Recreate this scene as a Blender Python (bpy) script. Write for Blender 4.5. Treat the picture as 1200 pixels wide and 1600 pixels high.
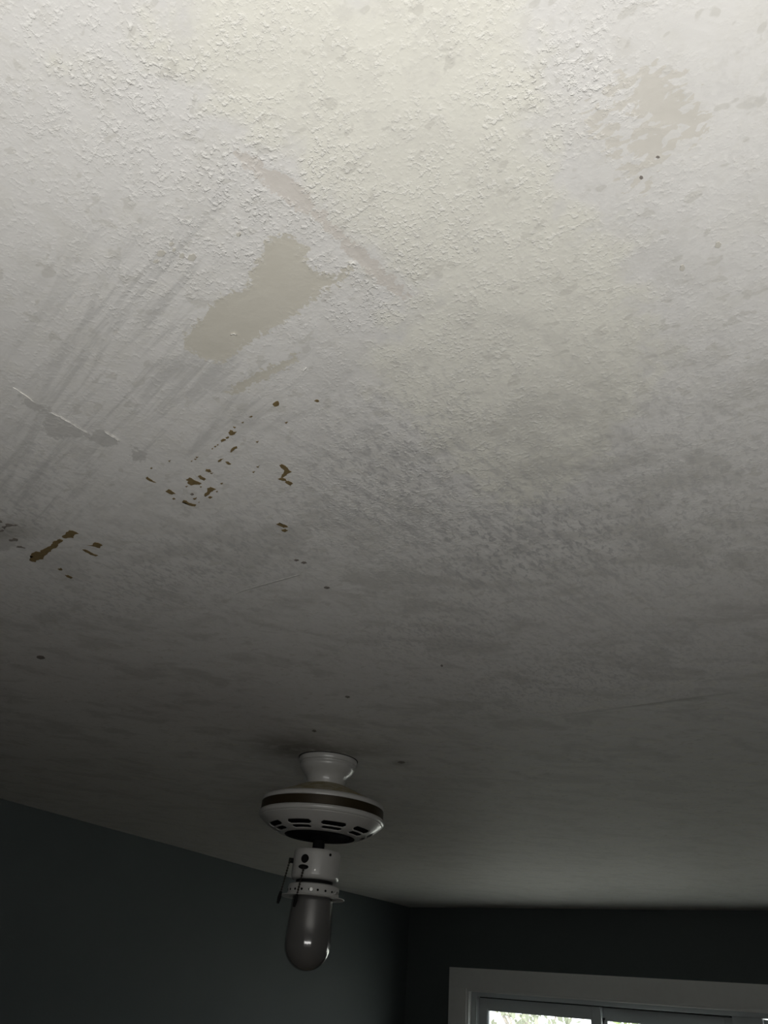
import bpy, bmesh, math, random
import numpy as np
from mathutils import Matrix, Vector, noise

for o in list(bpy.data.objects):
    bpy.data.objects.remove(o)
scene = bpy.context.scene
COL = scene.collection
random.seed(4)

# ------------------------------------------------------------------ camera
CAMZ = 1.78          # camera height above the floor
H = 0.52             # ceiling above the camera
ZC = CAMZ + H        # ceiling height 2.30 m
F = 1200.0           # focal length in pixels of the 1200 x 1600 frame
B = np.array([[0.81692938, -0.25771383, -0.51595540],
              [0.57177195, 0.47904266, 0.66602925],
              [0.07551969, -0.83910769, 0.53869756]])   # image axes (right, down, forward) -> room axes
cam_data = bpy.data.cameras.new('camera')
cam_data.sensor_fit = 'VERTICAL'
cam_data.sensor_height = 36.0
cam_data.sensor_width = 27.0
cam_data.lens = 27.0
cam_data.clip_start = 0.02
cam = bpy.data.objects.new('camera', cam_data)
COL.objects.link(cam)
M4 = Matrix.Identity(4)
for i in range(3):
    M4[i][0] = B[i, 0]; M4[i][1] = -B[i, 1]; M4[i][2] = -B[i, 2]
M4[0][3], M4[1][3], M4[2][3] = 0, 0, CAMZ
cam.matrix_world = M4
scene.camera = cam

# ------------------------------------------------------------------ world, sun, lamp, exposure
world = bpy.data.worlds.new('world')
scene.world = world
world.use_nodes = True
bg = world.node_tree.nodes['Background']
bg.inputs[0].default_value = (0.93, 0.98, 0.97, 1)
bg.inputs[1].default_value = 2.9

sun_d = bpy.data.lights.new('sun', 'SUN')
sun_d.energy = 8.2
sun_d.angle = math.radians(2)
sun_d.color = (1, 0.96, 0.88)
sun = bpy.data.objects.new('sun', sun_d)
COL.objects.link(sun)
sun.rotation_euler = Vector((0.35, 1.0, -1.1)).to_track_quat('-Z', 'Y').to_euler()

key_d = bpy.data.lights.new('daylight_behind', 'AREA')     # wide low strip of daylight right behind the photographer
key_d.shape = 'RECTANGLE'
key_d.size = 1.30
key_d.size_y = 0.16
key_d.energy = 8.9
key_d.color = (1.0, 0.985, 0.955)
key = bpy.data.objects.new('daylight_behind', key_d)
COL.objects.link(key)
kz = Vector((math.cos(2.163), math.sin(2.163), 0))
key.matrix_world = Matrix.Translation(Vector((0.12, -0.10, CAMZ - 0.02))) @ Matrix.LocRotScale(None, (kz * math.cos(math.radians(58)) + Vector((0, 0, math.sin(math.radians(58))))).to_track_quat('-Z', 'Y'), None)

scene.view_settings.view_transform = 'Standard'
scene.view_settings.look = 'None'
scene.view_settings.gamma = 1
scene.view_settings.use_curve_mapping = False
scene.view_settings.exposure = 0.0
scene.cycles.max_bounces = 6
scene.cycles.diffuse_bounces = 3

# ------------------------------------------------------------------ helpers
def obj(name, me, mat=None, parent=None, loc=None):
    o = bpy.data.objects.new(name, me)
    COL.objects.link(o)
    if mat is not None and me is not None and not me.materials:
        me.materials.append(mat)
    if parent is not None:
        o.parent = parent
    if loc is not None:
        o.location = loc
    return o

def tag(o, label=None, cat=None, group=None, kind=None):
    if label: o['label'] = label
    if cat: o['category'] = cat
    if group: o['group'] = group
    if kind: o['kind'] = kind
    return o

def mesh_from(verts, faces, name='m', smooth=None):
    me = bpy.data.meshes.new(name)
    me.from_pydata([tuple(v) for v in verts], [], faces)
    me.validate()
    if smooth is not None:
        me.polygons.foreach_set('use_smooth', [True] * len(me.polygons))
        me.set_sharp_from_angle(angle=math.radians(smooth))
    me.update()
    return me

def bm_mesh(bm, smooth=None):
    bmesh.ops.recalc_face_normals(bm, faces=bm.faces)
    me = bpy.data.meshes.new('m')
    bm.to_mesh(me); bm.free()
    if smooth is not None:
        me.polygons.foreach_set('use_smooth', [True] * len(me.polygons))
        me.set_sharp_from_angle(angle=math.radians(smooth))
    return me

def add_box(bm, x0, x1, y0, y1, z0, z1, bev=0.0):
    r = bmesh.ops.create_cube(bm, size=1.0)
    vs = r['verts']
    for v in vs:
        v.co = Vector(((x0 + x1) / 2 + v.co.x * (x1 - x0), (y0 + y1) / 2 + v.co.y * (y1 - y0),
                       (z0 + z1) / 2 + v.co.z * (z1 - z0)))
    if bev > 0:
        es = list({e for v in vs for e in v.link_edges})
        bmesh.ops.bevel(bm, geom=es, offset=bev, segments=2, affect='EDGES', profile=0.6)

def box_mesh(*boxes, bev=0.0):
    bm = bmesh.new()
    for b in boxes:
        add_box(bm, *b, bev=bev)
    return bm_mesh(bm, 35 if bev else None)

def lathe(profile, seg=96, cap_top=False, cap_bot=False, smooth=35):
    """profile: (radius, drop below the ceiling)."""
    verts, faces = [], []
    n = len(profile)
    for j in range(seg):
        a = 2 * math.pi * j / seg
        c, s = math.cos(a), math.sin(a)
        for r, d in profile:
            verts.append((r * c, r * s, -d))
    for j in range(seg):
        k = (j + 1) % seg
        for i in range(n - 1):
            faces.append((j * n + i, j * n + i + 1, k * n + i + 1, k * n + i))
    if cap_top:
        faces.append([j * n for j in range(seg)])
    if cap_bot:
        faces.append([j * n + n - 1 for j in range(seg)][::-1])
    me = mesh_from(verts, faces)
    bm = bmesh.new(); bm.from_mesh(me)
    bmesh.ops.remove_doubles(bm, verts=bm.verts, dist=1e-6)
    return bm_mesh(bm, smooth)

def tube(bm, p0, p1, r0, r1=None, seg=12):
    r1 = r0 if r1 is None else r1
    p0, p1 = Vector(p0), Vector(p1)
    d = p1 - p0
    m = Matrix.Translation((p0 + p1) / 2) @ d.to_track_quat('Z', 'Y').to_matrix().to_4x4()
    bmesh.ops.create_cone(bm, cap_ends=True, segments=seg, radius1=r0, radius2=r1, depth=d.length, matrix=m)

# ---- node helpers
def new_mat(name):
    m = bpy.data.materials.new(name)
    m.use_nodes = True
    nt = m.node_tree
    b = nt.nodes['Principled BSDF']
    return m, nt, b

class NT:
    def __init__(self, nt):
        self.nt = nt
    def n(self, t, **kw):
        nd = self.nt.nodes.new(t)
        for k, v in kw.items():
            setattr(nd, k, v)
        return nd
    def link(self, a, b):
        self.nt.links.new(a, b)
    def put(self, sock, v):
        if hasattr(v, 'is_output'):
            self.link(v, sock)
        else:
            sock.default_value = v
    def math(self, op, a, b=None, c=None, clamp=False):
        nd = self.n('ShaderNodeMath', operation=op)
        nd.use_clamp = clamp
        self.put(nd.inputs[0], a)
        if b is not None: self.put(nd.inputs[1], b)
        if c is not None: self.put(nd.inputs[2], c)
        return nd.outputs[0]
    def sstep(self, v, lo, hi, a=0.0, b=1.0):
        nd = self.n('ShaderNodeMapRange', interpolation_type='SMOOTHSTEP')
        self.put(nd.inputs[0], v)
        self.put(nd.inputs[1], lo); self.put(nd.inputs[2], hi)
        self.put(nd.inputs[3], a); self.put(nd.inputs[4], b)
        return nd.outputs[0]
    def mix(self, f, a, b):
        nd = self.n('ShaderNodeMix', data_type='RGBA')
        self.put(nd.inputs[0], f)
        self.put(nd.inputs[6], a if hasattr(a, 'is_output') else (*a, 1))
        self.put(nd.inputs[7], b if hasattr(b, 'is_output') else (*b, 1))
        return nd.outputs[2]
    def attr(self, name):
        return self.n('ShaderNodeAttribute', attribute_name=name).outputs['Fac']
    def coords(self):
        return self.n('ShaderNodeTexCoord').outputs['Object']
    def mapping(self, v, scale=(1, 1, 1), rot=(0, 0, 0), loc=(0, 0, 0)):
        nd = self.n('ShaderNodeMapping')
        self.put(nd.inputs[0], v)
        nd.inputs[1].default_value = loc
        nd.inputs[2].default_value = rot
        nd.inputs[3].default_value = scale
        return nd.outputs[0]
    def noise(self, v, scale, detail=4, rough=0.55, dist=0.0):
        nd = self.n('ShaderNodeTexNoise')
        self.put(nd.inputs['Vector'], v)
        nd.inputs['Scale'].default_value = scale
        nd.inputs['Detail'].default_value = detail
        nd.inputs['Roughness'].default_value = rough
        nd.inputs['Distortion'].default_value = dist
        return nd.outputs[0]

def simple_mat(name, col, rough=0.5, metal=0.0, var=0.06, scale=40.0, bump=0.0, bscale=200.0, spec=0.5):
    """plain finish with a little procedural variation in colour and relief"""
    m, nt, b = new_mat(name)
    k = NT(nt)
    co = k.coords()
    nz = k.noise(co, scale, 4)
    c0 = tuple(max(0, c * (1 - var)) for c in col)
    c1 = tuple(min(1, c * (1 + var)) for c in col)
    k.link(k.mix(nz, c0, c1), b.inputs['Base Color'])
    b.inputs['Roughness'].default_value = rough
    b.inputs['Metallic'].default_value = metal
    b.inputs['Specular IOR Level'].default_value = spec
    if bump > 0:
        bn = k.n('ShaderNodeBump')
        bn.inputs['Strength'].default_value = 1.0
        bn.inputs['Distance'].default_value = bump
        k.link(k.noise(co, bscale, 3), bn.inputs['Height'])
        k.link(bn.outputs[0], b.inputs['Normal'])
    return m

# ------------------------------------------------------------------ room layout (metres)
XL, XR = -2.95, 1.05          # left and right wall faces
YN, YB = -1.30, 4.427         # wall behind the camera, wall with the window
T = 0.15

def ceil_dz(x, y):
    """uneven old ceiling: sags, lumps, a ridge over a board joint"""
    x = np.asarray(x, float); y = np.asarray(y, float)
    d = 0.024 * np.clip((-x - 1.9) / 1.0, 0, 1) * np.clip((3.1 - y) / 1.5, 0, 1)
    d = d + 0.0016 * np.sin(3.1 * x + 1.3 * y + 0.6) * np.sin(2.3 * y - 0.9 * x)
    d = d + 0.0006 * np.sin(9.0 * x + 2.0) * np.sin(7.5 * y + 1.0 + 2 * x)
    # ridge over the joint at y = 1.415, right half
    yy = y - (1.415 + 0.03 * (x + 0.55))
    w = 1 / (1 + np.exp(-(x + 0.70) / 0.04)) / (1 + np.exp((x + 0.36) / 0.07))
    near = np.exp(-(np.minimum(yy, 0) / 0.22) ** 2) * (yy <= 0)
    far = np.exp(-(np.maximum(yy, 0) / 0.016) ** 2) * (yy > 0)
    d = d - 0.0078 * w * (near + far)
    return d

def img_ray(px, py):
    return B @ np.array([px - 600.0, py - 800.0, F])

def C(px, py):
    """point on the ceiling (room x, y) for a spot measured on the photograph"""
    d = img_ray(px, py)
    h = H
    for _ in range(3):
        p = d * h / d[2]
        h = H + float(ceil_dz(p[0], p[1]))
    return np.array([p[0], p[1]])

# ------------------------------------------------------------------ wear on the ceiling: outlines in ceiling coordinates
def zoomed(x0, y0, s, pts):
    return [C(x0 + x / s, y0 + y / s) for x, y in pts]
Z4 = lambda pts: zoomed(250, 200, 2.667, pts)
Z8 = lambda pts: zoomed(0, 580, 4.615, pts)
ZR = lambda pts: zoomed(860, 40, 3.53, pts)
Z6 = lambda pts: zoomed(220, 600, 4.615, pts)
Z7 = lambda pts: zoomed(0, 780, 6.0, pts)
PX = lambda pts: [C(x, y) for x, y in pts]

beige = [
    Z4([(470,455),(545,450),(570,470),(600,500),(590,560),(640,600),(730,625),(660,690),(590,750),(500,810),(400,870),(310,935),(255,975),(190,960),(100,910),(110,860),(190,790),(215,740),(290,690),(370,670),(390,600),(420,555),(440,500)]),
    Z4([(280,1105),(330,1060),(420,1020),(560,955),(590,945),(520,1000),(430,1045),(340,1100)]),
    Z4([(690,650),(760,600),(800,578),(800,592),(730,655)]),
]
pinkish = [
    Z4([(310,95),(400,130),(440,185),(540,205),(600,265),(645,335),(600,345),(520,295),(450,245),(410,185),(330,130)]),
    Z4([(640,325),(700,378),(740,428),(800,480),(870,540),(950,612),(1035,705),(1010,700),(930,650),(860,590),(800,530),(720,440),(650,360)]),
]
greyish = [
    Z8([(310,380),(360,300),(430,330),(510,375),(590,430),(640,460),(560,470),(480,470),(390,480),(330,430)]),
    Z8([(650,490),(700,430),(760,440),(820,480),(850,515),(780,545),(700,520)]),
    Z8([(960,600),(970,545),(1060,600),(1010,650),(960,640)]),
    Z8([(130,175),(200,205),(310,260),(250,285),(180,240)]),
    Z7([(-60,370),(60,385),(120,400),(130,425),(85,450),(70,478),(40,480),(-60,470)]),
]
flaked = [
    ZR([(460,310),(530,250),(600,240),(640,280),(690,360),(740,440),(820,530),(840,640),(780,620),(740,560),(700,610),(640,540),(560,560),(520,530),(480,470),(450,400),(440,340)]),
    ZR([(325,345),(400,385),(425,460),(360,485),(335,430)]),
    ZR([(230,485),(290,475),(335,560),(300,595),(245,560)]),
    ZR([(440,640),(500,595),(560,555),(620,595),(650,680),(590,745),(500,745),(470,690)]),
    ZR([(318,640),(385,590),(372,670),(390,745),(340,690)]),
    ZR([(405,780),(480,765),(510,865),(480,855),(455,800)]),
]

def sdf(P, polys):
    """signed distance (inside positive) to a union of outlines"""
    best = np.full(len(P), -0.25)
    for poly in polys:
        q = np.array(poly)
        d = np.full(len(P), 1e9)
        inside = np.zeros(len(P), bool)
        n = len(q)
        for i in range(n):
            a, b = q[i], q[(i + 1) % n]
            e = b - a
            w = P - a
            t = np.clip((w @ e) / (e @ e + 1e-12), 0, 1)
            d = np.minimum(d, np.hypot(*(w - t[:, None] * e).T))
            c1 = (a[1] > P[:, 1]) != (b[1] > P[:, 1])
            with np.errstate(divide='ignore', invalid='ignore'):
                xc = (b[0] - a[0]) * (P[:, 1] - a[1]) / (b[1] - a[1]) + a[0]
            inside ^= c1 & (P[:, 0] < xc)
        best = np.maximum(best, np.where(inside, d, -d))
    return best

def blobs(P, lst):
    v = np.zeros(len(P))
    for px, py, rx, ry, ang, val in lst:
        c = C(px, py)
        a = math.radians(ang)
        u = (P - c) @ np.array([math.cos(a), math.sin(a)])
        w = (P - c) @ np.array([-math.sin(a), math.cos(a)])
        v += val * np.exp(-((u / rx) ** 2 + (w / ry) ** 2))
    return v

# ------------------------------------------------------------------ materials of the room
def ceiling_material():
    m, nt, b = new_mat('old_ceiling_paint')
    k = NT(nt)
    co = k.coords()
    def turned(rot, sx, sy):
        return k.mapping(k.mapping(co, (1, 1, 1), (0, 0, math.radians(rot))), (sx, sy, 1))
    n_mid = k.noise(co, 34.0, 3, 0.62, 0.3)
    n_edge = k.noise(co, 150.0, 3, 0.68)
    n_hole = k.noise(k.mapping(co, (1, 1.7, 1)), 90.0, 3, 0.5, 0.5)
    # ivory undercoat and cooler white top coat; far end tinted with the shade's olive
    wv = k.math('ADD', k.attr('warm'), k.math('MULTIPLY', k.math('SUBTRACT', n_mid, 0.5), 1.1))
    warm = k.sstep(wv, 0.30, 0.70)
    col = k.mix(warm, (0.690, 0.679, 0.657), (0.718, 0.706, 0.640))
    # blotches of thin paint
    blot = k.sstep(k.noise(co, 75.0, 3, 0.6, 0.4), 0.54, 0.64)
    blot2 = k.sstep(k.noise(co, 26.0, 4, 0.62, 0.3), 0.50, 0.62)
    col = k.mix(k.math('MULTIPLY', blot, 0.30), col, (0.60, 0.585, 0.545))
    col = k.mix(k.math('MULTIPLY', blot2, 0.25), col, (0.62, 0.605, 0.555))
    spots = k.sstep(k.noise(k.mapping(co, (0.8, 1.2, 1)), 62.0, 2, 0.5, 0.3), 0.635, 0.675)
    col = k.mix(k.math('MULTIPLY', spots, 0.42), col, (0.50, 0.485, 0.44))
    cloud = k.sstep(k.noise(turned(-40, 8, 13), 1.0, 4, 0.66, 0.5), 0.46, 0.64)
    col = k.mix(k.math('MULTIPLY', cloud, k.math('MULTIPLY_ADD', k.attr('cloudy'), 0.42, 0.08)), col, (0.44, 0.43, 0.40))
    # streaks left by a scraper, along the boards
    s1 = k.sstep(k.noise(turned(14, 6, 62), 1.0, 4, 0.66, 0.4), 0.46, 0.66)
    s2 = k.sstep(k.noise(turned(-79, 9, 70), 1.0, 4, 0.68, 0.4), 0.46, 0.66)
    col = k.mix(k.math('MULTIPLY', k.math('MULTIPLY', s1, k.attr('streak_across')), 0.60), col, (0.46, 0.455, 0.44))
    col = k.mix(k.math('MULTIPLY', k.math('MULTIPLY', s2, k.attr('streak_along')), 0.60), col, (0.44, 0.435, 0.43))
    # scuffed grey mottling
    sm = k.sstep(k.noise(turned(0, 150, 75), 1.0, 4, 0.66, 0.5), 0.46, 0.64)
    worn = k.math('MULTIPLY', sm, k.attr('worn'), clamp=True)
    col = k.mix(worn, col, (0.43, 0.425, 0.42))
    dark_smudge = k.math('MULTIPLY', k.attr('dark_smudge'), k.sstep(n_mid, 0.2, 0.6, 0.4, 1.0), clamp=True)
    col = k.mix(dark_smudge, col, (0.17, 0.16, 0.135))
    # places where the paint is gone
    def peel(name, amp, bias=0.0, soft=0.0007, nz=n_edge):
        v = k.math('ADD', k.attr(name), k.math('MULTIPLY_ADD', nz, amp, bias - amp * 0.5))
        return k.sstep(v, -soft, soft)
    pb = peel('sd_beige', 0.030, 0.0015)
    pp = peel('sd_pink', 0.020, 0.002)
    pg = peel('sd_grey', 0.022, 0.002, 0.0013)
    pf = peel('sd_flaked', 0.060, 0.002, 0.0009, n_hole)
    plaster = k.mix(n_mid, (0.53, 0.505, 0.435), (0.58, 0.555, 0.485))
    col = k.mix(k.math('MULTIPLY', pb, 0.92), col, plaster)
    col = k.mix(k.math('MULTIPLY', pp, 0.75), col, (0.58, 0.54, 0.495))
    col = k.mix(k.math('MULTIPLY', pg, 0.72), col, (0.47, 0.46, 0.44))
    col = k.mix(k.math('MULTIPLY', pf, 0.72), col, (0.585, 0.558, 0.50))
    # crumbs of thicker white paint
    crust = k.sstep(k.noise(co, 240.0, 3, 0.6, 0.0), 0.47, 0.70)
    rg = k.math('MULTIPLY', k.math('ADD', k.attr('rough'), 0.10), k.math('SUBTRACT', 1.0, k.math('MULTIPLY', k.attr('bare'), 0.9)))
    patch = k.sstep(n_mid, 0.36, 0.60, 0.25, 1.1)
    crumb = k.math('MULTIPLY', k.math('MULTIPLY', crust, rg), patch, clamp=True)
    col = k.mix(k.math('MULTIPLY', crumb, 0.6), col, (0.82, 0.81, 0.775))
    k.link(col, b.inputs['Base Color'])
    b.inputs['Roughness'].default_value = 0.62
    b.inputs['Specular IOR Level'].default_value = 0.25
    # relief: crusty old paint, smoother where it has been scraped
    fine = k.noise(co, 330.0, 2, 0.6, 0.0)
    
    hgt = k.math('ADD', k.math('MULTIPLY', crust, 0.75), k.math('MULTIPLY', fine, 0.55))
    hgt = k.math('MULTIPLY', hgt, k.math('MULTIPLY', rg, patch))
    hgt = k.math('MULTIPLY_ADD', n_mid, 0.8, hgt)
    hgt = k.math('MULTIPLY_ADD', k.attr('bare'), -0.3, hgt)
    bn = k.n('ShaderNodeBump')
    bn.inputs['Strength'].default_value = 1.0
    bn.inputs['Distance'].default_value = 0.00072
    k.link(hgt, bn.inputs['Height'])
    k.link(bn.outputs[0], b.inputs['Normal'])
    return m

def wall_material():
    m, nt, b = new_mat('slate_wall_paint')
    k = NT(nt)
    co = k.coords()
    n1 = k.noise(co, 3.0, 4)
    col = k.mix(n1, (0.092, 0.110, 0.112), (0.112, 0.130, 0.132))
    scuff = k.sstep(k.noise(k.mapping(co, (6, 6, 40)), 1.0, 5, 0.65), 0.62, 0.72)
    col = k.mix(k.math('MULTIPLY', scuff, 0.12), col, (0.16, 0.17, 0.17))
    k.link(col, b.inputs['Base Color'])
    b.inputs['Roughness'].default_value = 0.6
    b.inputs['Specular IOR Level'].default_value = 0.35
    bn = k.n('ShaderNodeBump')
    bn.inputs['Distance'].default_value = 0.0006
    k.link(k.noise(co, 160.0, 4), bn.inputs['Height'])
    k.link(bn.outputs[0], b.inputs['Normal'])
    return m

CEIL = ceiling_material()
WALL = wall_material()
TRIM = simple_mat('white_trim_paint', (0.84, 0.85, 0.84), 0.45, var=0.04, bump=0.0003, bscale=60)
VINYL = simple_mat('white_vinyl', (0.62, 0.66, 0.68), 0.35, var=0.03)
GAP_SHADE = simple_mat('dark_gap_shade', (0.02, 0.02, 0.022), 0.7)  # near-black colour standing in for shade in the sash gaps
FLOOR = simple_mat('brown_floor_boards', (0.28, 0.22, 0.16), 0.5, var=0.25, scale=6, bump=0.0004, bscale=40)

# ------------------------------------------------------------------ ceiling
def axis_steps(lo, hi, f0, f1, fine, coarse):
    v = list(np.arange(lo, f0, coarse)) + list(np.arange(f0, f1, fine)) + list(np.arange(f1, hi, coarse)) + [hi]
    return np.array(v)

def build_ceiling():
    xs = axis_steps(XL - 0.06, XR + 0.06, -1.25, 0.20, 0.006, 0.03)
    ys = axis_steps(YN - 0.06, YB + 0.06, -0.02, 1.55, 0.006, 0.03)
    X, Y = np.meshgrid(xs, ys, indexing='ij')
    P = np.stack([X.ravel(), Y.ravel()], 1)
    Z = ZC + ceil_dz(P[:, 0], P[:, 1])
    nx, ny = len(xs), len(ys)
    i = np.arange(nx - 1)[:, None]; j = np.arange(ny - 1)[None, :]
    a = (i * ny + j).ravel(); b_ = ((i + 1) * ny + j).ravel()
    c = ((i + 1) * ny + j + 1).ravel(); d = (i * ny + j + 1).ravel()
    faces = np.stack([a, d, c, b_], 1)      # facing down
    me = bpy.data.meshes.new('ceiling')
    me.vertices.add(len(P))
    me.vertices.foreach_set('co', np.column_stack([P, Z]).ravel())
    me.loops.add(faces.size)
    me.loops.foreach_set('vertex_index', faces.ravel())
    me.polygons.add(len(faces))
    me.polygons.foreach_set('loop_start', np.arange(0, faces.size, 4))
    me.polygons.foreach_set('loop_total', np.full(len(faces), 4))
    me.update(calc_edges=True)
    me.polygons.foreach_set('use_smooth', np.ones(len(faces), bool))

    def put(name, v):
        at = me.attributes.new(name, 'FLOAT', 'POINT')
        at.data.foreach_set('value', np.asarray(v, np.float32))
    sd = {n: sdf(P, q) for n, q in (('beige', beige), ('pink', pinkish), ('grey', greyish), ('flaked', flaked))}
    for n, v in sd.items():
        put('sd_' + n, v)
    put('bare', np.clip(np.maximum.reduce([sd['beige'], sd['pink'], sd['flaked']]) / 0.008 + 0.4, 0, 1))
    panel = sdf(P, [PX([(250, 30), (330, 200), (420, 240), (640, 462), (590, 560), (700, 740), (815, 815), (960, 720), (1040, 560), (980, 380), (880, 260), (860, 60), (840, -80), (300, -80)])])
    warm = 0.42 + 0.5 * np.clip(panel / 0.05, -1, 1) + blobs(P, [
        (480, 480, .06, .04, 0, .25), (1120, 230, .05, .05, 0, .35), (1150, 540, .05, .06, 0, .25), (60, 60, .05, .04, 0, .25), (150, 110, .06, .04, 0, .35),
        (200, 360, .10, .10, 0, -.15), (1090, 40, .06, .05, 0, -.2), (600, 600, .08, .08, 0, .25), (640, 850, .05, .12, 0, .3)])
    warm = warm + 0.45 * np.clip((P[:, 1] - 0.85) / 0.5, 0, 1)  # yellower with distance: olive tone of the shade put into the colour
    put('warm', np.clip(warm, -0.3, 1.3))
    put('streak_across', np.clip(blobs(P, [
        (180, 500, .17, .07, -10, .8), (330, 600, .16, .06, -8, .7), (60, 730, .2, .08, -8, .8), (300, 680, .16, .07, -8, .5),
        (235, 470, .10, .035, -14, .8), (600, 620, .2, .1, 0, .25), (0, 820, .2, .1, -8, .7), (460, 900, .2, .08, 0, .35)]), 0, 1))
    put('streak_along', np.clip(blobs(P, [
        (700, 850, .12, .22, 0, .75), (1000, 1000, .14, .3, 0, .45), (620, 760, .10, .14, 0, .5), (900, 850, .14, .2, 0, .5), (380, 830, .08, .14, 0, .3)]), 0, 1))
    put('worn', np.clip(0.10 * (P[:, 1] > 0.3) * (P[:, 1] < 1.6) + blobs(P, [
        (600, 760, .10, .13, 70, .55), (760, 860, .11, .16, 80, .6), (860, 830, .10, .14, 90, .45), (680, 990, .10, .16, 80, .55),
        (1050, 680, .09, .12, 0, .3), (30, 740, .10, .08, 0, .4), (20, 820, .07, .05, 0, .7), (400, 850, .16, .10, 0, .4), (250, 900, .2, .12, 0, .35), (100, 940, .25, .12, 0, .3),
        (950, 1040, .16, .25, 90, .35), (820, 1080, .2, .12, 0, .35), (1120, 850, .14, .25, 90, .4), (620, 690, .08, .1, 60, .35)]), 0, 1))
    put('cloudy', np.clip((P[:, 1] - 0.35) / 0.3, 0, 1) * (0.35 + 0.65 * np.clip((2.2 - P[:, 1]) / 1.0, 0, 1)))
    put('dark_smudge', np.clip(blobs(P, [  # darker blobs around the canopy, and two small ones apart
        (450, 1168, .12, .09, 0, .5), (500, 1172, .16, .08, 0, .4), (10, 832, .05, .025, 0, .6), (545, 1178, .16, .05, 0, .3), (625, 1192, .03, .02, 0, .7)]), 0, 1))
    put('rough', np.clip(0.24 + blobs(P, [
        (400, 320, .07, .05, 0, .75), (560, 460, .05, .04, 0, .7), (200, 110, .10, .07, 0, .6), (700, 330, .16, .14, 0, .35),
        (250, 420, .10, .06, 0, .35), (900, 130, .05, .05, 0, .6), (620, 780, .12, .14, 70, .6), (720, 650, .12, .14, 0, .25),
        (1050, 180, .06, .06, 0, -.25), (1150, 40, .06, .06, 0, -.2), (100, 900, .5, .2, 0, -.25)])
        - 0.25 * np.clip((P[:, 1] - 0.9) / 0.5, 0, 1), 0, 1.2))
    o = obj('ceiling', me, CEIL)
    tag(o, 'old white ceiling with scraped patches, streaks and flaking paint', kind='structure')
    return o
ceiling = build_ceiling()

# bare brown spots where paint and paper came away (each a part of the ceiling)
BROWN = simple_mat('bare_brown_board', (0.165, 0.118, 0.048), 0.85, var=0.45, scale=160, bump=0.0004, bscale=500)
GREYBARE = simple_mat('bare_grey_board', (0.20, 0.18, 0.16), 0.85, var=0.3, scale=160)
FLAKE = simple_mat('white_paint_flake', (0.80, 0.79, 0.75), 0.5, var=0.05, scale=200)

def ragged(poly, amp, levels=2):
    pts = [np.array(p, float) for p in poly]
    for l in range(levels):
        out = []
        for i, p in enumerate(pts):
            q = pts[(i + 1) % len(pts)]
            e = q - p
            nrm = np.array([-e[1], e[0]])
            out += [p, (p + q) / 2 + nrm * random.uniform(-amp, amp)]
        pts = out
    return pts

def bare_spot(poly, mat=BROWN, amp=0.14):
    pts = ragged(poly, amp)
    c = sum(pts) / len(pts)
    bm = bmesh.new()
    top = [bm.verts.new((p[0] - c[0], p[1] - c[1], 0.002)) for p in pts]
    bot = [bm.verts.new((p[0] - c[0], p[1] - c[1], -0.0005)) for p in pts]
    n = len(pts)
    f = bm.faces.new(bot)
    for i in range(n):
        bm.faces.new((top[i], top[(i + 1) % n], bot[(i + 1) % n], bot[i]))
    bmesh.ops.triangulate(bm, faces=[f])
    o = obj('bare_spot', bm_mesh(bm), mat, ceiling, (c[0], c[1], ZC + float(ceil_dz(*c))))
    return o

for poly in [
    [(950,145),(965,130),(990,122),(998,140),(985,155),(965,162)], [(780,236),(795,228),(806,232),(793,240)],
    [(726,277),(742,271),(735,282)], [(632,350),(645,330),(662,335),(668,345),(690,342),(680,355),(660,368),(640,366)],
    [(665,306),(687,310),(680,319)], [(576,405),(595,394),(614,398),(600,410),(580,419)], [(612,385),(630,376),(636,384),(618,393)],
    [(648,480),(660,462),(690,447),(694,462),(670,478),(648,492)], [(556,556),(575,540),(596,535),(580,550),(560,562)],
    [(610,560),(630,558),(652,574),(640,581),(620,573)], [(465,625),(470,612),(500,614),(510,630),(490,636)], [(498,640),(523,636),(515,650)],
    [(412,664),(432,658),(470,685),(455,695),(425,683)],
    [(326,688),(350,673),(365,678),(385,692),(438,716),(425,726),(390,723),(362,730),(338,715),(345,700)],
    [(458,804),(480,775),(478,752),(500,741),(520,748),(542,758),(520,772),(500,780),(480,800),(465,812)],
    [(484,818),(500,807),(517,814),(500,826)], [(36,676),(50,668),(70,685),(112,711),(90,707),(60,696)],
    [(178,774),(200,758),(225,772),(252,791),(225,797),(200,786)], [(226,826),(240,819),(252,828),(236,834)],
    [(296,852),(310,836),(330,840),(350,857),(400,869),(390,882),(350,874),(325,854),(310,852)], [(376,824),(404,815),(400,829),(385,833)],
    [(1000,585),(1015,577),(1050,598),(1087,630),(1050,657),(1020,677),(1010,670),(1030,640),(1035,620)],
    [(988,682),(1015,675),(1047,685),(1052,699),(1030,696),(1005,691)], [(1040,705),(1065,697),(1097,718),(1080,734),(1060,723)],
    [(976,1010),(1000,996),(1015,1010),(1040,1013),(1062,1030),(1030,1036),(1005,1024)], [(1013,1050),(1040,1042),(1062,1056),(1040,1067),(1020,1061)],
    [(1038,278),(1062,272),(1050,286)], [(830,415),(850,408),(841,424)], [(832,596),(857,585),(846,603)], [(804,632),(824,627),(815,640)],
    [(198,552),(217,547),(211,562)], [(574,716),(594,712),(584,723)], [(396,524),(416,522),(404,532)], [(384,540),(404,538),(392,546)],
    [(360,554),(374,552),(366,560)], [(68,605),(84,602),(77,612)], [(540,774),(556,770),(548,780)], [(322,736),(340,734),(330,744)], [(414,852),(426,848),(420,856)],
    [(428,736),(440,738),(432,746)], [(528,450),(545,444),(536,455)], [(548,438),(560,432),(555,442)], [(510,466),(522,458),(518,470)],
]:
    bare_spot(Z6(poly))
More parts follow.
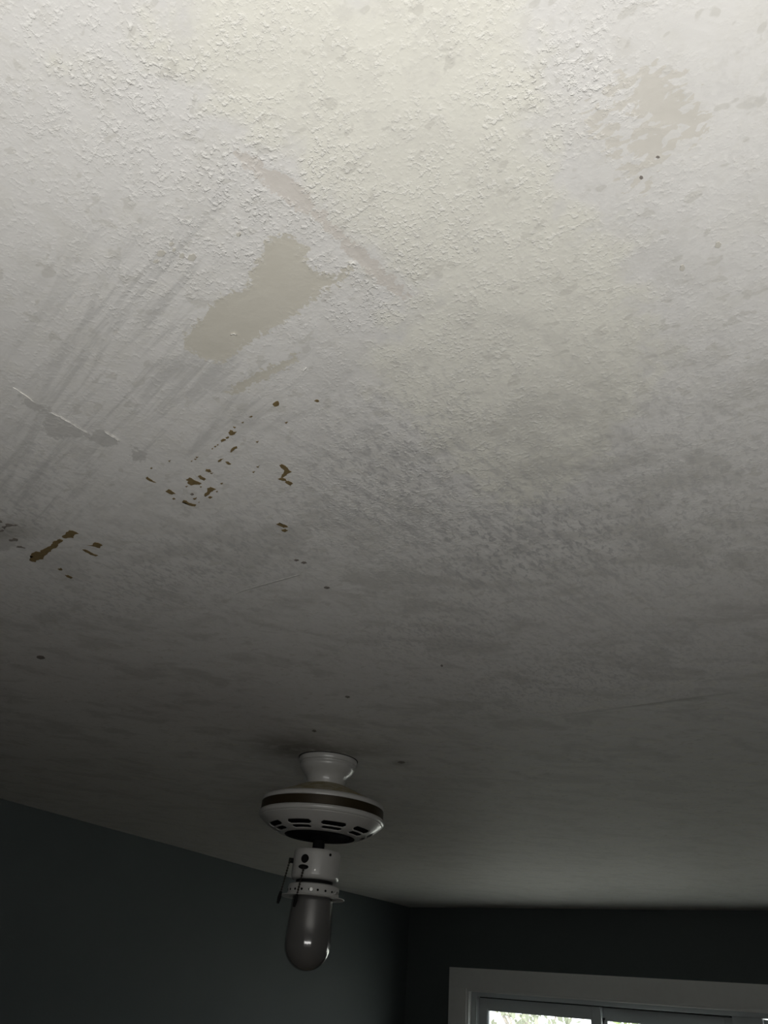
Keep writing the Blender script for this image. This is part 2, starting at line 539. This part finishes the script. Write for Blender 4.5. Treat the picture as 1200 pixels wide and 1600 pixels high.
for poly in [
    [(275,570),(318,535),(280,530),(300,505),(340,488),(378,495),(390,476),(440,452),(480,424),(530,388),(560,372),(592,385),(570,402),(545,422),(530,452),(490,467),(450,502),(412,532),(407,562),(370,562),(335,588),(300,584)],
    [(580,347),(620,308),(650,290),(680,293),(738,322),(696,336),(690,362),(640,360),(600,364)],
    [(820,432),(870,430),(890,403),(920,408),(962,432),(935,457),(890,444)],
    [(773,470),(800,470),(850,496),(922,526),(900,534),(850,520),(800,494)],
    [(540,652),(575,643),(582,665),(555,664)], [(608,710),(640,710),(682,735),(660,742),(625,726)],
]:
    bare_spot(Z7(poly))
for poly in [[(84,375),(120,362),(172,370),(160,392),(100,394)], [(15,262),(50,250),(80,226),(120,238),(172,238),(150,250),(90,256),(40,280)],
             [(-40,290),(20,280),(40,292),(0,308),(-40,305)], [(150,448),(200,436),(240,455),(215,456)], [(-10,190),(20,200),(25,218),(-10,222)]]:
    bare_spot(Z7(poly), GREYBARE, 0.25)
# single specks further along the ceiling
for x, y, w, h_ in [(495, 626, 4, 2), (511, 918, 5, 2), (64, 1027, 7, 3), (543, 1089, 4, 2), (491, 1142, 4, 2), (627, 1191, 6, 2), (1002, 277, 3, 3),
                    (434, 632, 2, 2), (463, 875, 4, 2), (475, 879, 5, 2), (300, 772, 3, 2), (1028, 245, 3, 2), (690, 1040, 2, 2)]:
    pal = BROWN if (x, y) in ((495, 626), (434, 632)) else GREYBARE
    bare_spot(PX([(x - w, y), (x - w * .3, y - h_), (x + w * .6, y - h_ * .7), (x + w, y + h_ * .3), (x, y + h_)]), pal, 0.14)

SMEAR = simple_mat('bare_undercoat', (0.54, 0.52, 0.465), 0.8, var=0.1, scale=120)
FAINT = simple_mat('hairline_crack', (0.46, 0.45, 0.43), 0.9, var=0.2, scale=120)
for x, y, w, h_ in [(268, 381, 4, 3), (252, 396, 8, 5), (284, 399, 4, 4), (300, 402, 7, 6), (244, 408, 5, 3), (272, 390, 3, 3), (373, 366, 4, 3), (1122, 382, 5, 5), (1066, 418, 4, 5)]:
    bare_spot(PX([(x - w, y + h_ * .4), (x - w * .6, y - h_ * .7), (x + w * .4, y - h_), (x + w, y - h_ * .2), (x + w * .3, y + h_), (x - w * .5, y + h_ * .9)]), SMEAR, 0.16)
bare_spot(PX([(368, 927), (400, 916), (432, 907), (468, 897), (468, 898.6), (433, 909), (401, 918), (368, 928)]), FAINT, 0.02)

# paint lifting off the ceiling
def flake_strip(pts, width, drop):
    """ragged curl of paint hanging from the ceiling along a line"""
    q = PX(pts)
    verts, faces = [], []
    c = q[0]
    L = []
    for i in range(len(q) - 1):
        for t in (0, .33, .66):
            L.append(q[i] * (1 - t) + q[i + 1] * t)
    L.append(q[-1])
    for i, p in enumerate(L):
        a = L[max(i - 1, 0)]; b_ = L[min(i + 1, len(L) - 1)]
        e = (b_ - a) / (np.linalg.norm(b_ - a) + 1e-9)
        nr = np.array([e[1], -e[0]])
        z = ZC + float(ceil_dz(*p))
        w = width * random.uniform(0.4, 1.1) * (0.3 if i in (0, len(L) - 1) else 1)
        d = drop * random.uniform(0.5, 1.1) * (0.2 if i in (0, len(L) - 1) else 1)
        for s, dd in ((0, -0.001), (0.5, d * 0.45), (1.0, d)):
            verts.append((p[0] + nr[0] * w * s - c[0], p[1] + nr[1] * w * s - c[1], z - dd - ZC))
    for i in range(len(L) - 1):
        for s in range(2):
            faces.append((i * 3 + s, i * 3 + s + 1, i * 3 + 4 + s, i * 3 + 3 + s))
    me = mesh_from(verts, faces, smooth=40)
    o = obj('paint_flake', me, FLAKE, ceiling, (c[0], c[1], ZC))
    md = o.modifiers.new('thick', 'SOLIDIFY'); md.thickness = 0.0004
    return o
flake_strip([(80, 645), (93, 651), (103, 657), (112, 662), (124, 670), (138, 678)], 0.0022, 0.0016)
flake_strip([(164, 675), (172, 680), (180, 685), (186, 689)], 0.0030, 0.0026)
flake_strip([(20, 605), (40, 618), (55, 630)], 0.0015, 0.0008)
flake_strip([(546, 413), (551, 412), (556, 415)], 0.0030, 0.0030)
flake_strip([(473, 580), (477, 579), (479, 574)], 0.0025, 0.0022)
flake_strip([(361, 524), (366, 521), (369, 524)], 0.0020, 0.0015)

# ------------------------------------------------------------------ walls and floor
ZW = ZC + 0.12
tag(obj('wall_left', box_mesh((XL - T, XL, YN - T, YB + T, -0.02, ZW)), WALL), kind='structure', label='dark slate painted wall left of the fan')
tag(obj('wall_right', box_mesh((XR, XR + T, YN - T, YB + T, -0.02, ZW)), WALL), kind='structure', label='dark slate painted wall right of the camera')
tag(obj('wall_near', box_mesh((XL, XR, YN - T, YN, -0.02, ZW)), WALL), kind='structure', label='dark slate painted wall behind the camera')
WX0, WX1 = -2.532, -0.35                   # window opening
WZ0, WZ1 = CAMZ - 0.48, CAMZ + 0.112
tag(obj('wall_back', box_mesh((XL, WX0, YB, YB + T, -0.02, ZW), (WX1, XR, YB, YB + T, -0.02, ZW),
                              (WX0, WX1, YB, YB + T, WZ1, ZW), (WX0, WX1, YB, YB + T, -0.02, WZ0)), WALL),
    kind='structure', label='dark slate painted wall around the white window')
tag(obj('floor', box_mesh((XL - T, XR + T, YN - T, YB + T, -0.12, 0.0)), FLOOR), kind='structure', label='brown wooden floor below the camera view')

# ------------------------------------------------------------------ window
win = obj('window_1', None, None, None, ((WX0 + WX1) / 2, YB, WZ0))
tag(win, 'white sliding window with wide flat casing in the dark wall', kind='structure')
def wpart(name, boxes, mat, parent=win, bev=0.0015):
    bs = [(b[0] - win.location.x, b[1] - win.location.x, b[2] - YB, b[3] - YB, b[4] - WZ0, b[5] - WZ0) for b in boxes]
    me = box_mesh(*bs, bev=bev)
    o = obj(name, me, mat, parent)
    return o
cw = 0.113; ct = 0.019
ztop = CAMZ + 0.2125
wpart('head_casing', [(WX0 - cw, WX1 + cw, YB - ct, YB, WZ1, ztop)], TRIM)
wpart('side_casing', [(WX0 - cw, WX0, YB - ct, YB, WZ0 - 0.02, WZ1)], TRIM)
wpart('side_casing', [(WX1, WX1 + cw, YB - ct, YB, WZ0 - 0.02, WZ1)], TRIM)
wpart('window_sill', [(WX0 - cw - .02, WX1 + cw + .02, YB - .05, YB + .02, WZ0 - 0.045, WZ0 - 0.02)], TRIM)
wpart('apron', [(WX0 - cw, WX1 + cw, YB - .016, YB, WZ0 - 0.12, WZ0 - 0.045)], TRIM)
# jamb liners inside the opening
wpart('jamb', [(WX0 - .001, WX0 + .012, YB - .012, YB + T, WZ0, WZ1)], TRIM)
wpart('jamb', [(WX1 - .012, WX1 + .001, YB - .012, YB + T, WZ0, WZ1)], TRIM)
wpart('jamb', [(WX0, WX1, YB - .012, YB + T, WZ1 - .012, WZ1 + .001)], TRIM)
wpart('jamb', [(WX0, WX1, YB - .012, YB + T, WZ0 - .02, WZ0 + .012)], TRIM)
# vinyl frame
fx0, fx1, fz0, fz1 = WX0 + .012, WX1 - .012, WZ0 + .012, WZ1 - .012
fw = 0.032
wpart('frame', [(fx0, fx0 + fw, YB + .02, YB + .13, fz0, fz1), (fx1 - fw, fx1, YB + .02, YB + .13, fz0, fz1),
                (fx0 + fw, fx1 - fw, YB + .02, YB + .13, fz1 - .020, fz1), (fx0 + fw, fx1 - fw, YB + .02, YB + .13, fz0, fz0 + fw)], VINYL)
gx0, gx1, gz0, gz1 = fx0 + fw, fx1 - fw, fz0 + fw, fz1 - .020
mid = -1.81
m_glass, gnt, gb = new_mat('window_glass')
gb.inputs['Base Color'].default_value = (0.95, 0.98, 0.97, 1)
gb.inputs['Transmission Weight'].default_value = 1.0
gb.inputs['Roughness'].default_value = 0.0
gb.inputs['IOR'].default_value = 1.01
kk = NT(gnt)
kk.link(kk.mix(kk.noise(kk.coords(), 3.0), (0.94, 0.97, 0.96), (0.99, 1, 1)), gb.inputs['Base Color'])
def sash(x0, x1, y0, y1):
    st, rl = 0.050, 0.052
    z0, z1 = gz0 + .004, gz1 - .005
    s = wpart('sash', [(x0, x0 + st, y0, y1, z0, z1), (x1 - st, x1, y0, y1, z0, z1),
                       (x0 + st, x1 - st, y0, y1, z1 - rl, z1), (x0 + st, x1 - st, y0, y1, z0, z0 + rl)], VINYL)
    ym = (y0 + y1) / 2
    wpart('pane', [(x0 + st - .004, x1 - st + .004, ym - .002, ym + .002, z0 + rl - .004, z1 - rl + .004)], m_glass, s, bev=0)
    a, b_, c, d = x0 + st, x1 - st, z0 + rl, z1 - rl
    g = .006
    wpart('glazing_bead', [(a, a + g, y0 + .006, y1 - .006, c, d), (b_ - g, b_, y0 + .006, y1 - .006, c, d),
                           (a + g, b_ - g, y0 + .006, y1 - .006, d - g, d), (a + g, b_ - g, y0 + .006, y1 - .006, c, c + g)], VINYL, s, bev=0)
    return s
sash(gx0 + .004, mid + .03, YB + .045, YB + .075)
sash(mid - .012, -1.135, YB + .085, YB + .115)
wpart('mullion', [(-1.135, -1.005, YB + .035, YB + .12, gz0, gz1)], VINYL)
sash(-1.001, gx1 - .004, YB + .045, YB + .075)
wpart('gap_shade', [(gx0, -1.135, YB + .06, YB + .11, gz1 - .006, gz1)], GAP_SHADE, bev=0)  # dark strip painted as the shaded gap above the sashes
wpart('gap_shade', [(mid + .030, mid + .038, YB + .07, YB + .085, gz0, gz1 - .05)], GAP_SHADE, bev=0)  # dark strip painted as the shadow in the gap between the sashes

# ------------------------------------------------------------------ ceiling fan without blades
fx, fy = C(513, 1187)
fz = ZC + float(ceil_dz(fx, fy))
fan = obj('ceiling_fan', None, None, None, (fx, fy, fz))
tag(fan, 'white bladeless ceiling fan with a jar-shaped glass light hanging below', 'ceiling fan')
view_az = math.atan2(-fy, -fx)             # direction from the fan towards the camera

def enamel():
    m, nt, b = new_mat('white_enamel')
    k = NT(nt)
    co = k.coords()
    d = k.sstep(k.noise(co, 60, 5, 0.65), 0.52, 0.75)
    col = k.mix(k.math('MULTIPLY', d, 0.25), (0.46, 0.455, 0.435), (0.34, 0.32, 0.26))
    k.link(col, b.inputs['Base Color'])
    b.inputs['Roughness'].default_value = 0.30
    b.inputs['Coat Weight'].default_value = 0.22
    b.inputs['Coat Roughness'].default_value = 0.08
    return m
ENAMEL = enamel()
def dusty():
    m, nt, b = new_mat('dusty_yellowed_top')
    k = NT(nt)
    co = k.coords()
    d = k.sstep(k.noise(co, 45, 5, 0.65), 0.35, 0.68)
    k.link(k.mix(d, (0.46, 0.42, 0.31), (0.30, 0.25, 0.13)), b.inputs['Base Color'])
    b.inputs['Roughness'].default_value = 0.85
    return m
DUSTY = dusty()
BRASS = simple_mat('tarnished_brass', (0.032, 0.022, 0.009), 0.42, 0.35, var=0.3, scale=30)
BLACK = simple_mat('black_metal', (0.008, 0.008, 0.008), 0.8, spec=0.15)
DARKIN = simple_mat('dark_motor_core', (0.004, 0.004, 0.004), 0.9, spec=0.1)
CHAIN = simple_mat('dark_bead_chain', (0.03, 0.026, 0.02), 0.45, 0.6)
CHROME = simple_mat('bright_screw', (0.75, 0.75, 0.73), 0.2, 0.9)

canopy = obj('canopy', lathe([(0.060, -0.004), (0.0745, -0.004), (0.0745, 0.001), (0.0750, 0.004), (0.0745, 0.009), (0.0730, 0.0125), (0.0695, 0.0140), (0.0690, 0.0165),
                     (0.0705, 0.0190), (0.0705, 0.0230), (0.0685, 0.0275), (0.0640, 0.0330), (0.0575, 0.0390), (0.0525, 0.0450), (0.0495, 0.0520), (0.0475, 0.0600), (0.0470, 0.070)]), ENAMEL, fan)
obj('canopy_gasket', lathe([(0.02, -0.003), (0.0765, -0.003), (0.0765, 0.0012), (0.072, 0.0012)]), BLACK, canopy)
# motor housing: upper cone, rim, brass band, vented bowl
housing = obj('motor_housing', lathe([(0.141, 0.1055), (0.1475, 0.1065), (0.1515, 0.110), (0.1530, 0.1145), (0.1520, 0.1185), (0.1500, 0.1195),
                     (0.1500, 0.1395), (0.1535, 0.1405), (0.1560, 0.1450), (0.1555, 0.1495), (0.1530, 0.1525), (0.1500, 0.1535)], 128), ENAMEL, fan)
obj('housing_top', lathe([(0.0465, 0.0655), (0.055, 0.068), (0.075, 0.0765), (0.100, 0.0875), (0.122, 0.0965), (0.137, 0.1035), (0.1425, 0.1060)], 96), DUSTY, housing)
obj('brass_band', lathe([(0.1500, 0.1190), (0.1522, 0.1196), (0.1522, 0.1390), (0.1500, 0.1398)], 128), BRASS, housing)

def vented_bowl():
    seg = 360
    prof = []
    N = 34
    for i in range(N + 1):
        t = i / N
        r = 0.1505 - 0.0645 * t
        d = 0.1530 + 0.0335 * t + 0.0065 * math.sin(math.pi * t)
        prof.append((r, d))
    verts, faces = [], []
    for j in range(seg):
        a = 2 * math.pi * j / seg
        for r, d in prof:
            verts.append((r * math.cos(a), r * math.sin(a), -d))
    n = N + 1
    rows = [(12, 19, 14.5), (21, 28, 13.5)]          # first ring, last ring, half length in degrees
    base = math.degrees(view_az) + 14.3
    for j in range(seg):
        deg = (j + 0.5) * 360 / seg
        rel = (deg - base + 20) % 40 - 20
        k = (j + 1) % seg
        for i in range(N):
            skip = False
            for a0, a1, hl in rows:
                if a0 <= i < a1:
                    mid_ = (a0 + a1) / 2 - 0.5
                    q = abs(i - mid_) / ((a1 - a0) / 2)
                    if abs(rel) < hl - 2.2 * q * q:
                        skip = True
            if not skip:
                faces.append((j * n + i, j * n + i + 1, k * n + i + 1, k * n + i))
    return mesh_from(verts, faces, smooth=40)
bowl = obj('vented_bowl', vented_bowl(), ENAMEL, housing)
sm = bowl.modifiers.new('thick', 'SOLIDIFY'); sm.thickness = 0.002; sm.offset = 0
obj('motor_core', lathe([(0.142, 0.150), (0.120, 0.1645), (0.095, 0.176), (0.082, 0.178), (0.080, 0.175), (0.0, 0.172)], 64), DARKIN, housing)
obj('opening_lip', lathe([(0.0875, 0.1855), (0.0855, 0.1880), (0.0835, 0.1862), (0.0835, 0.176)], 96), BLACK, housing)
obj('flywheel', lathe([(0.0, 0.180), (0.070, 0.180), (0.073, 0.184), (0.070, 0.187), (0.025, 0.188), (0.022, 0.196), (0.0, 0.196)], 64), DARKIN, fan)
obj('shaft', lathe([(0.0145, 0.186), (0.0145, 0.2225), (0.0, 0.2225)], 32), BLACK, fan)

def pol(az_px, drop, r):
    """point on the fan's surface: az_px is an offset to the image right, in metres, on the side that faces the camera"""
    s = max(-0.99, min(0.99, az_px / r))
    a = view_az + math.asin(s)
    return Vector((r * math.cos(a), r * math.sin(a), -drop))

switch = obj('switch_housing', lathe([(0.0, 0.2205), (0.049, 0.2205), (0.0545, 0.2215), (0.0568, 0.2245), (0.0572, 0.230), (0.0572, 0.276), (0.0562, 0.2815), (0.0530, 0.2850), (0.0470, 0.2865), (0.0, 0.2865)], 96), ENAMEL, fan)
def stud(name, az, drop, r, rad, length, mat, parent, squash=(1, 1), seg=20):
    p = pol(az, drop, r)
    d = Vector((p.x, p.y, 0)).normalized()
    bm = bmesh.new()
    tube(bm, (0, 0, -0.004), (0, 0, length), rad, rad * 0.9, seg)
    for v in bm.verts:
        v.co.x *= squash[0]; v.co.y *= squash[1]
    m = Matrix.Translation(p) @ d.to_track_quat('Z', 'Y').to_matrix().to_4x4()
    bmesh.ops.transform(bm, matrix=m, verts=bm.verts)
    return obj(name, bm_mesh(bm, 40), mat, parent)
stud('reverse_switch', -0.0285, 0.2455, 0.0572, 0.0105, 0.0012, BLACK, switch)
stud('chain_outlet', -0.0285, 0.2640, 0.0572, 0.0048, 0.0075, BLACK, switch, (2.5, 1.1))
stud('chain_outlet', -0.0572, 0.2470, 0.0572, 0.0062, 0.010, BLACK, switch)
stud('screw', 0.0300, 0.2325, 0.0572, 0.0034, 0.0012, BLACK, switch)
stud('screw', -0.002, 0.2690, 0.0572, 0.0022, 0.0010, CHROME, switch)
obj('socket_neck', lathe([(0.0, 0.285), (0.0435, 0.285), (0.0435, 0.2965), (0.0, 0.2965)], 64), BLACK, fan)

fitter = obj('shade_fitter', lathe([(0.0, 0.2945), (0.050, 0.2945), (0.0560, 0.2955), (0.0595, 0.2980), (0.0605, 0.3020), (0.0605, 0.3160), (0.0620, 0.3190), (0.0680, 0.3205),
                      (0.0745, 0.3210), (0.0755, 0.3222), (0.0745, 0.3234), (0.0600, 0.3234), (0.0560, 0.3234), (0.0560, 0.3000)], 96), ENAMEL, fan)
for i in range(20):
    a = view_az + math.radians(9 + 18 * i)
    p = Vector((0.0605 * math.cos(a), 0.0605 * math.sin(a), -0.3105))
    d = Vector((math.cos(a), math.sin(a), 0))
    if i == 0:
        hole = bmesh.new()
        tube(hole, (0, 0, -0.003), (0, 0, 0.0004), 0.0026, 0.0026, 14)
        hole_me = bm_mesh(hole)
        hole_me.materials.append(DARKIN)
    o = obj('vent_hole', hole_me, None, fitter)
    o.matrix_local = Matrix.Translation(p) @ d.to_track_quat('Z', 'Y').to_matrix().to_4x4()
stud('thumb_screw', -0.0050, 0.3115, 0.0605, 0.0042, 0.0095, CHROME, fitter)
stud('thumb_screw', 0.0480, 0.3115, 0.0605, 0.0042, 0.0095, CHROME, fitter)

def shade_glass():
    m, nt, b = new_mat('frosted_jar_glass')
    k = NT(nt)
    co = k.coords()
    k.link(k.mix(k.noise(co, 18, 4), (0.145, 0.14, 0.137), (0.17, 0.166, 0.16)), b.inputs['Base Color'])
    b.inputs['Roughness'].default_value = 0.14
    b.inputs['Transmission Weight'].default_value = 0.25
    b.inputs['IOR'].default_value = 1.5
    b.inputs['Coat Weight'].default_value = 0.9
    b.inputs['Coat Roughness'].default_value = 0.09
    return m
jar = [(0.0472, 0.3180), (0.0482, 0.3300), (0.0498, 0.3550), (0.0514, 0.3800), (0.0522, 0.3960), (0.0525, 0.4100)]
for i in range(1, 13):
    a = math.radians(90 * i / 12)
    jar.append((0.0525 * math.cos(a), 0.4180 + 0.0535 * math.sin(a)))
shade = obj('glass_shade', lathe(jar, 96, smooth=60), shade_glass(), fan)
so = shade.modifiers.new('thick', 'SOLIDIFY'); so.thickness = 0.003; so.offset = -1

def pull_chain(start, end, bead=0.0028, fob=0.024):
    p0, p1 = Vector(start), Vector(end)
    d = p1 - p0
    L = d.length - fob
    u = d.normalized()
    bm = bmesh.new()
    n = int(L / (bead * 2.1))
    sag = Vector((0, 0, 0))
    for i in range(n + 1):
        c = p0 + u * (L * i / n)
        bmesh.ops.create_icosphere(bm, subdivisions=1, radius=bead, matrix=Matrix.Translation(c))
    tube(bm, p0, p0 + u * L, bead * 0.45, None, 6)
    ch = obj('pull_chain', bm_mesh(bm, 60), CHAIN, fan)
    bm = bmesh.new()
    tube(bm, p0 + u * (L - 0.002), p0 + u * (L + fob * 0.45), 0.0030, 0.0044, 12)
    tube(bm, p0 + u * (L + fob * 0.45), p1, 0.0044, 0.0032, 12)
    obj('chain_fob', bm_mesh(bm, 40), BLACK, ch)
a0 = pol(-0.0285, 0.2660, 0.064)
side = Vector((-math.sin(view_az), math.cos(view_az), 0))      # towards image right
pull_chain(a0, a0 + side * -0.0115 + Vector((0, 0, -0.084)) + Vector((math.cos(view_az), math.sin(view_az), 0)) * 0.012)
b0 = pol(-0.0640, 0.2480, 0.067)
pull_chain(b0, b0 + side * -0.0155 + Vector((0, 0, -0.094)))

# ------------------------------------------------------------------ outside the window
GRASS = simple_mat('pale_dry_ground', (0.56, 0.56, 0.53), 0.9, var=0.3, scale=2.0)
LEAF = simple_mat('sunlit_leaf', (0.20, 0.26, 0.11), 0.6, var=0.3, scale=3.0)
LEAF2 = simple_mat('silvery_leaf', (0.27, 0.29, 0.22), 0.6, var=0.25, scale=3.0)
BARK = simple_mat('grey_bark', (0.30, 0.27, 0.25), 0.9, var=0.3, scale=20)
tag(obj('ground_outside', box_mesh((-40, 30, YB + T + 0.02, 70, -0.45, -0.35)), GRASS), kind='structure', label='pale sunlit ground beyond the window')

def tree(x, y, crown_r, crown_z, n, mat, label):
    root = obj('garden_tree', None, None, None, (x, y, -0.35))
    tag(root, label, 'tree', 'trees outside the window')
    bm = bmesh.new()
    tube(bm, (0, 0, -0.05), (0.05, 0.02, crown_z), 0.10, 0.06, 10)
    for i in range(5):
        a = i * 1.3
        tube(bm, (0.03, 0.01, crown_z * (0.5 + 0.08 * i)), (0.7 * crown_r * math.cos(a), 0.7 * crown_r * math.sin(a), crown_z + 0.3 * i), 0.04, 0.012, 7)
    obj('trunk', bm_mesh(bm, 50), BARK, root)
    verts, faces = [], []
    for i in range(n):
        v = Vector((random.gauss(0, 1), random.gauss(0, 1), random.gauss(0, 1))).normalized() * (random.random() ** 0.5)
        p = Vector((v.x * crown_r, v.y * crown_r, crown_z + 0.35 + v.z * crown_r * 1.05))
        if p.z < 0.1: continue
        u = Vector((random.gauss(0, 1), random.gauss(0, 1), random.gauss(0, 1))).normalized()
        w = u.orthogonal().normalized()
        s = random.uniform(0.05, 0.10)
        k = len(verts)
        verts += [p - u * s, p + w * s * 0.45, p + u * s, p - w * s * 0.45]
        faces.append((k, k + 1, k + 2, k + 3))
    obj('foliage', mesh_from(verts, faces), mat, root)
tree(-6.7, 13.6, 1.2, 2.0, 620, LEAF2, 'silvery leafed tree glimpsed through the left window pane')
tree(-4.1, 13.2, 1.1, 2.0, 620, LEAF, 'light green tree glimpsed through the right window pane')
